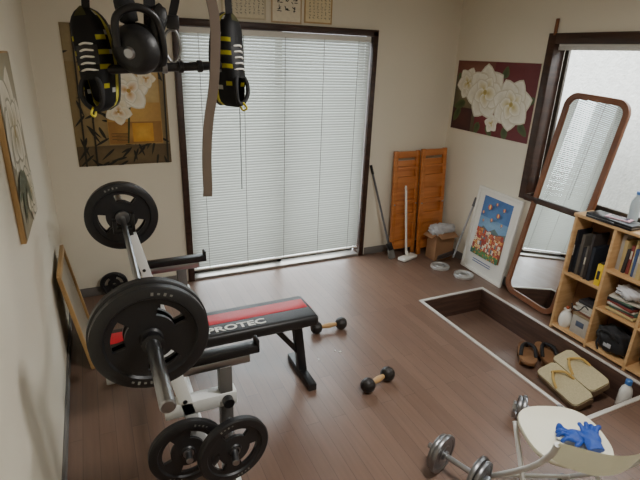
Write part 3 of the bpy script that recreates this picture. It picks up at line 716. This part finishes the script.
# ================================================================= SANDALS IN THE PIT
def solepts(L,W,n=32,sq=2.6):
    o=[]
    for i in range(n):
        a=2*PI*i/n; c_,s_=math.cos(a),math.sin(a)
        o.append((W/2*math.copysign(abs(c_)**(2/sq),c_),L/2*math.copysign(abs(s_)**(2/sq),s_)))
    return o
M_GETA=woodmat('geta_wood',(120,84,56),(152,112,76),0.5); M_STRAP=mat('black_strap',(22,20,22),0.7)
g=G('geta_sandals',(2.69,1.965,PZ),Matrix.Scale(1.15,4),world=False)
for k,(dx,dy,rz) in enumerate(((0.045,-0.03,-28),(-0.065,0.02,-40))):
    M=Matrix.Translation((dx,dy,0))@R(rz,'Z')
    extrude_outline('board_%d'%(k+1),g,solepts(0.25,0.105),0.04,0.06,M_GETA,M,0.003)
    for q,yy in enumerate((0.04,-0.055)):
        bm=bmesh.new(); addbox(bm,(0,yy,0.02),(0.095,0.02,0.04),None,0.002); bmesh.ops.transform(bm,matrix=M,verts=bm.verts); fin('tooth_%d_%d'%(k+1,q+1),bm,M_GETA,g)
    for s in (-1,1):
        bm=bmesh.new(); addsweep(bm,catmull([M@Vector(p) for p in ((0,0.07,0.058),(s*0.006,0.055,0.085),(s*0.036,0.0,0.095),(s*0.044,-0.05,0.058))],8),circ(0.011,10)); fin('strap_%d'%(k+1),bm,M_STRAP,g)
M_TATAMI=mat('woven_straw',(202,190,152),0.8,var=0.2,vscale=120,bump=0.5,bscale=250)
M_YEL=mat('tan_strap',(206,170,96),0.6)
# large woven straw sandals, tipped up against the side of the pit
g=G('zori_sandals',(2.625,1.625,PZ+0.072),R(-22,'Y')@Matrix.Scale(1.22,4),world=False)
for k,(dx,dy,rz) in enumerate(((0.062,0.004,-8),(-0.064,-0.004,-8))):
    M=Matrix.Translation((dx,dy,0))@R(rz,'Z')
    extrude_outline('sole_%d'%(k+1),g,solepts(0.285,0.124,40,9),0.0,0.03,mat('sole_brown',(120,96,70),0.7),M,0.002)
    extrude_outline('woven_top_%d'%(k+1),g,solepts(0.28,0.12,40,9),0.03,0.044,M_TATAMI,M,0.004)
    for s in (-1,1):
        bm=bmesh.new(); addsweep(bm,catmull([M@Vector(p) for p in ((0,0.085,0.044),(s*0.006,0.07,0.06),(s*0.038,0.03,0.070),(s*0.055,-0.01,0.044))],8),circ(0.0065,10)); fin('strap_%d'%(k+1),bm,M_YEL,g)
# ================================================================= CHAIR
g=G('folding_chair',(1.545,0.935,0),R(-24,'Z'),world=False)
bm=bmesh.new()
n=48
prof=[(0.0,0.424,0),(0.5,0.424,0),(0.8,0.428,0),(0.93,0.436,0),(1.0,0.438,0),(1.02,0.428,0),(1.0,0.416,0),(0.9,0.410,0),(0.0,0.410,0)]
prev=None
for s,z,_ in prof:
    if s==0.0: ring=[bm.verts.new((0,0,z))]
    else: ring=[bm.verts.new((x*s,y*s,z)) for x,y in solepts(0.315,0.315,n,2.8)]
    if prev:
        for i in range(n):
            j=(i+1)%n
            if len(prev)==1: bm.faces.new((prev[0],ring[i],ring[j]))
            elif len(ring)==1: bm.faces.new((prev[i],prev[j],ring[0]))
            else: bm.faces.new((prev[i],prev[j],ring[j],ring[i]))
    prev=ring
fin('seat',bm,M_CREAM,g,ang=60)
bm=bmesh.new(); q=[]
for i in range(17):
    u=-1+2*i/16; x=0.165*u; y=-0.275+0.07*u*u; row=[]
    hh=0.07*(1-0.25*u**4)
    for k in range(7):
        v=-1+2*k/6; row.append(bm.verts.new((x,y-0.025*v,0.555+hh*v)))
    q.append(row)
for i in range(16):
    for k in range(6): bm.faces.new((q[i][k],q[i+1][k],q[i+1][k+1],q[i][k+1]))
bmesh.ops.solidify(bm,geom=bm.faces[:],thickness=0.018)
fin('backrest',bm,M_CREAM,g,ang=60)
for s in (-1,1):
    tube('side_tube',g,[(s*0.164,-0.22,0.59),(s*0.168,-0.20,0.52),(s*0.170,-0.10,0.36),(s*0.172,0.18,0.012)],0.011,M_WHITEP)
    tube('rear_leg_tube',g,[(s*0.150,0.10,0.405),(s*0.152,-0.05,0.26),(s*0.155,-0.29,0.012)],0.010,M_WHITEP)
    cyl('foot_cap',g,(s*0.172,0.183,0.0),(s*0.172,0.175,0.03),0.014,M_GR); cyl('foot_cap',g,(s*0.155,-0.293,0.0),(s*0.155,-0.28,0.03),0.013,M_GR)
tube('front_crossbar',g,[(-0.17,0.12,0.085),(0,0.12,0.085),(0.17,0.12,0.085)],0.009,M_WHITEP)
tube('rear_crossbar',g,[(-0.155,-0.23,0.07),(0,-0.23,0.07),(0.155,-0.23,0.07)],0.009,M_WHITEP)
M_BLUE=mat('blue_rubber',(24,70,160),0.5,bump=0.2,bscale=90)
for gi,(gx,gy,rz,seed) in enumerate(((1.565,0.900,60,1),(1.605,0.865,-40,2))):
    g=G('work_glove',(gx,gy,0.428+0.010*gi),R(rz,'Z')@Matrix.Scale(0.9,4),world=False)
    bm=bmesh.new(); random.seed(seed)
    M=Matrix.Translation((0,0,0.020))@Matrix.Diagonal((0.040,0.046,0.018,1)); bmesh.ops.create_icosphere(bm,subdivisions=3,radius=1,matrix=M)
    for k in range(4):
        x=-0.026+k*0.0175; L=[0.052,0.062,0.058,0.045][k]
        pts=[(x,0.02,0.019),(x*1.15,0.045,0.028),(x*1.25+0.004*(k-1),0.040+L*0.4,0.030+0.008*(k%2)),(x*1.2+0.008*random.uniform(-1,1),0.036+L*0.7,0.014)]
        addsweep(bm,catmull(pts,6),circ(0.0092,10),scales=[1]*17+[0.85,0.6])
    addsweep(bm,catmull([(-0.025,-0.015,0.019),(-0.045,0.0,0.022),(-0.056,0.022,0.016)],6),circ(0.0098,10),scales=[1]*11+[0.85,0.6])
    addsweep(bm,catmull([(0,-0.03,0.018),(0,-0.055,0.020),(0.006,-0.075,0.018)],6),[(a*0.45,b) for a,b in circ(0.036,16)])
    ob=fin('glove_body',bm,M_BLUE,g,ang=80)
    rm=ob.modifiers.new('remesh','REMESH'); rm.mode='VOXEL'; rm.voxel_size=0.0028; rm.use_smooth_shade=True
    sm=ob.modifiers.new('smooth','SMOOTH'); sm.iterations=3
# ================================================================= HANGING ITEMS
HY=1.5
g=G('pull_up_bar',(0.2,HY,2.2))
cyl('bar',g,(-0.15,HY,2.2),(0.75,HY,2.2),0.015,M_BLACK)
for x in (-0.1,0.70):
    cyl('hanger',g,(x,HY,2.2),(x,HY,ZC),0.012,M_BLACK); cyl('ceiling_flange',g,(x,HY,ZC-0.008),(x,HY,ZC),0.045,M_BLACK)
M_SH_B=(26,26,28); M_SH_Y=(206,196,40); M_SH_W=(214,214,210)
def shoe(name,Mw,mirror=1):
    g=G(name,Mw.to_translation(),(Matrix.Translation(-Mw.to_translation())@Mw),world=False)
    def hw(t):
        return 0.031+0.017*math.sin(PI*min(1,max(0,(t-0.05)/0.95)))**0.8*(0.4+0.6*t)*1.25 if 0<t<1 else 0.018
    n=22; L=0.27
    def off(t): return mirror*0.008*math.sin(PI*t*1.1)
    def endr(t):
        e=1.0
        if t<0.1: e=math.sqrt(max(0,1-((0.1-t)/0.1)**2))
        if t>0.82: e=math.sqrt(max(0,1-((t-0.82)/0.18)**2))
        return max(0.12,e)
    pts=[]
    for i in range(n+1): t=i/n; pts.append((off(t)+hw(max(.01,min(.99,t)))*endr(t)*1.06,-L/2+L*t))
    for i in range(n,-1,-1): t=i/n; pts.append((off(t)-hw(max(.01,min(.99,t)))*endr(t)*1.06,-L/2+L*t))
    extrude_outline('outsole',g,pts,-0.004,0.008,M_RUBBER,None,0.002)
    extrude_outline('midsole',g,[(x*0.98,y*0.99) for x,y in pts],0.008,0.022,mat('yellow_midsole',(186,178,60),0.5),None,0.003)
    bm=bmesh.new(); cl=bm.loops.layers.float_color.new('Col'); K=16; rows=[]
    for i in range(n+1):
        t=i/n; w_=hw(max(.01,min(.99,t)))*endr(t)
        h=0.062 if t<0.32 else 0.062-(t-0.32)/0.68*0.034
        if t<0.1: h*=0.85+1.5*t
        if t>0.85: h*=max(0.4,endr(t))
        row=[]
        for k in range(K+1):
            a=PI*k/K; x=math.cos(a); z=math.sin(a)
            row.append(bm.verts.new((off(t)+w_*math.copysign(abs(x)**0.7,x),-L/2+L*t,0.022+h*z**0.75 if z>1e-5 else 0.022)))
        rows.append(row)
    for i in range(n):
        t=(i+.5)/n
        for k in range(K):
            side=min(k,K-1-k)
            if t<0.33 and t>0.06 and 5<=k<=K-6: continue
            f=bm.faces.new((rows[i][k],rows[i+1][k],rows[i+1][k+1],rows[i][k+1]))
            c=M_SH_B
            if side in (1,2,3,4) and (i in (9,12,15)): c=M_SH_Y
            if side in (2,3) and i in (5,): c=M_SH_Y
            if side==0 and i%2==0 and i>3: c=M_SH_W if i%4==0 else M_SH_B
            if side>=6 and i>=20: c=(90,88,50)
            if side>=5 and 9<i<14: c=(70,70,72)
            for l in f.loops: l[cl]=lin(c)
    bmesh.ops.solidify(bm,geom=bm.faces[:],thickness=0.004)
    fin('upper',bm,M_COL,g,ang=50)
    extrude_outline('insole',g,[(x*0.8,y*0.86) for x,y in pts],0.025,0.028,mat('insole_grey',(60,60,62),0.9))
    cp=[]
    for i in range(24):
        a=2*PI*i/24; cp.append((off(0.2)+0.030*math.cos(a),-L/2+L*0.2+0.044*math.sin(a),0.080+0.004*math.cos(2*a)-0.004*math.sin(a)))
    tube('collar',g,cp,0.0065,mat('collar_black',(34,34,36),0.8),closed=True)
    for k in range(5):
        y=-L/2+L*(0.40+0.06*k); z=0.022+0.064-(0.4+0.06*k-0.32)/0.68*0.034-0.0005
        tube('lace_%d'%(k+1),g,[(off(.5)-0.024,y,z-0.009),(off(.5),y+0.004,z+0.003),(off(.5)+0.024,y,z-0.009)],0.0028,M_WHITE)
    tube('heel_loop',g,[(0,-L/2+0.012,0.07),(0,-L/2-0.008,0.085),(0,-L/2+0.0,0.10),(0,-L/2+0.014,0.085)],0.003,mat('yellow_loop',(206,190,50),0.6))
    return g
def shoeM(x,y,z,yaw,roll): return Matrix.Translation((x,y,z))@R(yaw,'Z')@R(roll,'Y')@R(90,'X')
shoe('sneaker',shoeM(0.026,1.535,1.762,-30,-6)@Matrix.Translation((0,0,-0.03)),1)
shoe('sneaker',shoeM(0.405,1.535,1.772,38,5)@Matrix.Translation((0,0,-0.03)),-1)
g=G('hanging_straps',(0.2,HY,2.0))
M_WEB=mat('black_webbing',(28,28,30),0.75,bump=0.3,bscale=300)
ribbon('shoe_strap_1',g,[(0.035,HY,2.215),(0.03,HY+0.02,2.0),(0.022,HY+0.04,1.87)],0.02,0.003,M_WEB)
ribbon('shoe_strap_2',g,[(0.395,HY,2.215),(0.40,HY+0.02,2.0),(0.41,HY+0.04,1.88)],0.02,0.003,M_WEB)
ribbon('strap_3',g,[(0.115,HY,2.215),(0.12,HY,2.05),(0.125,HY-0.01,1.85)],0.025,0.003,M_WEB)
ribbon('strap_4',g,[(0.19,HY,2.215),(0.19,HY,2.05),(0.175,HY-0.01,1.85)],0.03,0.003,M_WEB)
# black cable-handle / pulley assembly
g=G('cable_pulley_handle',(0.14,HY,1.79))
Mx=Matrix.Translation((0.140,HY-0.01,1.795))@R(-32,'Z')@R(12,'X')@FY
lathe('wheel_shell',g,[(0,-0.045),(0.045,-0.040),(0.062,-0.024),(0.066,-0.01),(0.058,-0.003),(0.058,0.003),(0.066,0.01),(0.062,0.026),(0.050,0.040),(0.034,0.048),(0,0.052)],M_RUBBER,Mx,40)
lathe('hub_cap',g,[(0,0.058),(0.012,0.057),(0.016,0.052),(0.016,0.046)],M_STEEL,Mx,24)
tube('handle_bow',g,[(0.085,HY-0.045,1.80),(0.09,HY-0.06,1.87),(0.14,HY-0.06,1.895),(0.19,HY-0.05,1.87),(0.205,HY-0.03,1.79),(0.20,HY-0.0,1.745)],0.010,M_BLACK)
lump('padded_grip',g,(0.195,HY-0.02,1.86),(0.022,0.022,0.05),M_RUBBER,2,0.08,R(14,'Y'),3)
lump('padded_strap',g,(0.118,HY-0.01,1.90),(0.026,0.02,0.045),M_WEB,6,0.1,R(-12,'Y'),3)
cyl('cross_bar',g,(0.03,HY+0.0,1.738),(0.37,HY+0.0,1.758),0.012,M_BLACK)
for x in (0.20,0.245,0.30,0.345): cyl('bar_ring',g,(x,HY,1.748+0.05*(x-0.19)),(x+0.014,HY,1.749+0.05*(x-0.19)),0.017,M_DSTEEL if x in (0.20,0.345) else M_BLACK)
tube('carabiner_1',g,[(0.225,HY,1.765),(0.21,HY,1.80),(0.22,HY,1.84),(0.245,HY,1.845),(0.255,HY,1.80),(0.24,HY,1.765),(0.225,HY,1.765)],0.004,M_STEEL)
mm('buckle',g,[((0.22,HY-0.012,1.85),(0.255,HY+0.0,1.885))],M_BLACK,bev=0.004)
ribbon('webbing_loop',g,[(0.238,HY,1.88),(0.25,HY-0.01,1.95),(0.225,HY,2.05),(0.21,HY,2.21)],0.022,0.003,M_WEB)
# brown leather belt
g=G('leather_belt',(0.34,HY-0.05,1.8))
M_BELT=mat('worn_leather',(104,90,78),0.5,var=0.12,vscale=30)
by_=HY-0.05
ribbon('belt_strap',g,[(0.345,HY-0.018,2.215),(0.334,by_,2.10),(0.330,by_,1.97),(0.345,by_,1.87),(0.336,by_,1.72),(0.314,by_,1.60),(0.304,by_,1.50),(0.302,by_,1.40),(0.300,by_,1.375)],0.028,0.004,M_BELT)
# ================================================================= LIGHT
W=bpy.data.worlds.new('world'); SC.world=W; W.use_nodes=True
bg=W.node_tree.nodes['Background']; bg.inputs['Color'].default_value=(0.86,0.93,1.0,1); bg.inputs['Strength'].default_value=3.0
area('daylight_door',(1.4,YB+0.55,1.15),R(-90,'X'),1.9,2.2,120,(0.93,0.97,1.0))
# sky light falling in through the gap between the two houses, above the window head
area('daylight_window',(3.75,1.85,2.55),R(58,'Y'),1.0,1.8,45,(0.90,0.95,1.0))
s=bpy.data.lights.new('sun','SUN'); s.energy=9.0; s.angle=0.3; s.color=(1,0.98,0.95)
so=bpy.data.objects.new('sun',s); COL.objects.link(so)
d=Vector((0.62,0.12,-0.78)).normalized(); so.rotation_euler=d.to_track_quat('-Z','Y').to_euler()
# ================================================================= CAMERA
cam=bpy.data.cameras.new('camera'); cam.lens=27.06; cam.sensor_width=36; cam.clip_start=0.01
co=bpy.data.objects.new('camera',cam); COL.objects.link(co)
rt=Vector((0.9076,-0.4185,0.0352)); fw_=Vector((0.4020,0.8417,-0.3607)).normalized(); rt=(rt-fw_*rt.dot(fw_)).normalized(); up=rt.cross(fw_)
Mc=Matrix((rt,up,-fw_)).transposed().to_4x4(); Mc.translation=Vector((0,0,1.8)); co.matrix_world=Mc
SC.camera=co
